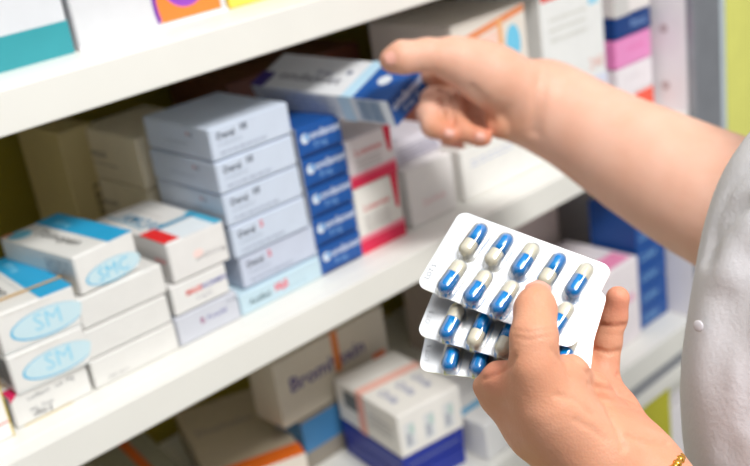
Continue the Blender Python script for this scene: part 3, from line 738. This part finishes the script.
V4 = sculpt(V4, F4, [([(752,198),(730,214),(714,236),(706,258)], 7, .004), ([(752,163),(731,188),(714,222),(706,252)], 3, .0015), ([(752,262),(740,330),(748,420)], 18, .005), ([(722,300),(716,370),(728,450)], 14, .003)], .12)
coat = link('coat', (V4.tolist(), [], F4.tolist()), coatm, person, smooth=True)
coat['label'] = 'white cotton coat'
def snap(px, py, d):
    c = at(px, py, d); bm = bmesh.new(); bmesh.ops.create_cone(bm, cap_ends=True, segments=20, radius1=.0034, radius2=.0028, depth=.0012)
    bmesh.ops.bevel(bm, geom=list(bm.edges), offset=.0004, segments=1, affect='EDGES')
    nrm = Vector((-camx*.75-camz*.66).tolist()); q = Vector((0,0,1)).rotation_difference(nrm)
    for v in bm.verts: v.co = q @ v.co + Vector(c.tolist())
    link('snap_button', bm, mat('snap_pearl', (200,198,204), rough=.3), coat, smooth=True)
snap(698, 326, .5635)

# ---- bracelet of gold links with a clear stone
gold = mat('gold', (230,170,70), rough=.22, metal=1.0, var=.05)
wc = at(640, 500, .512); axd = (wristc[2][0]-wristc[1][0]); axd /= np.linalg.norm(axd)
u_ = np.cross(axd, camz); u_ /= np.linalg.norm(u_); v_ = np.cross(axd, u_)
bm = bmesh.new(); NB = 56
t0 = wristc[1][0]+(wristc[2][0]-wristc[1][0])*.30; rr_ = (50+10*.30+2.5)*.51/F
for k in range(NB):
    a = 2*math.pi*k/NB; c = t0+(u_*math.cos(a)+v_*math.sin(a))*rr_
    g = bmesh.ops.create_icosphere(bm, subdivisions=2, radius=.0024 if k % 2 else .0019)
    for v in g['verts']: v.co += Vector(c.tolist())
br = link('bracelet', bm, gold, person, smooth=True); br['label'] = 'gold bead bracelet'

# ------------------------------------------------------------------ light
def area(name, loc, target, size, sy, power, colr=(1,1,1)):
    l = bpy.data.lights.new(name, 'AREA'); l.shape = 'RECTANGLE'; l.size = size; l.size_y = sy; l.energy = power; l.color = colr
    o = bpy.data.objects.new(name, l); col.objects.link(o); o.location = loc
    o.rotation_euler = (Vector(target)-Vector(loc)).to_track_quat('-Z', 'Y').to_euler(); return o
area('ceiling_light', (0.02, -1.45, 1.70), (0.2, 0.0, 0.05), .55, .34, 37, (1.0,.985,.95))
w = bpy.data.worlds.new('shop_daylight'); bpy.context.scene.world = w; w.use_nodes = True
wt = w.node_tree; bg = wt.nodes['Background']; bg.inputs[0].default_value = (.97,.98,1.0,1)
wtc = wt.nodes.new('ShaderNodeTexCoord'); wsx = wt.nodes.new('ShaderNodeSeparateXYZ'); wmr = wt.nodes.new('ShaderNodeMapRange')
wmr.inputs['From Min'].default_value = 0.15; wmr.inputs['From Max'].default_value = 0.95; wmr.inputs['To Min'].default_value = .20; wmr.inputs['To Max'].default_value = 1.05   # bright ceiling, dimmer aisle
wt.links.new(wtc.outputs['Generated'], wsx.inputs[0]); wt.links.new(wsx.outputs['Z'], wmr.inputs['Value']); wt.links.new(wmr.outputs[0], bg.inputs[1])

# ------------------------------------------------------------------ camera
cam = bpy.data.cameras.new('camera'); co = bpy.data.objects.new('camera', cam); col.objects.link(co)
Rm = np.array([M[0], -M[1], -M[2]]).T
mw = Matrix(Rm.tolist()).to_4x4(); mw.translation = Vector(C.tolist()); co.matrix_world = mw
cam.sensor_width = 36; cam.lens = 36*F/750; cam.clip_start = .01
cam.dof.use_dof = True; cam.dof.focus_distance = .52*K; cam.dof.aperture_fstop = cam.lens/5.4
bpy.context.scene.camera = co

# ------------------------------------------------------------------ scale to metres
done = set()
for o in list(col.objects):
    o.location = Vector(o.location)*K
    if o.type == 'MESH' and o.data.name not in done:
        done.add(o.data.name); o.data.transform(Matrix.Scale(K, 4)); o.data.update()
    if o.type == 'LIGHT' and o.data.type == 'AREA':
        o.data.size *= K; o.data.size_y *= K
sc = bpy.context.scene
sc.view_settings.view_transform = 'Standard'; sc.view_settings.look = 'None'; sc.view_settings.exposure = -0.14; sc.view_settings.gamma = 1.0
sc.view_settings.use_curve_mapping = False
sc.cycles.max_bounces = 10; sc.cycles.transparent_max_bounces = 24; sc.cycles.use_denoising = True
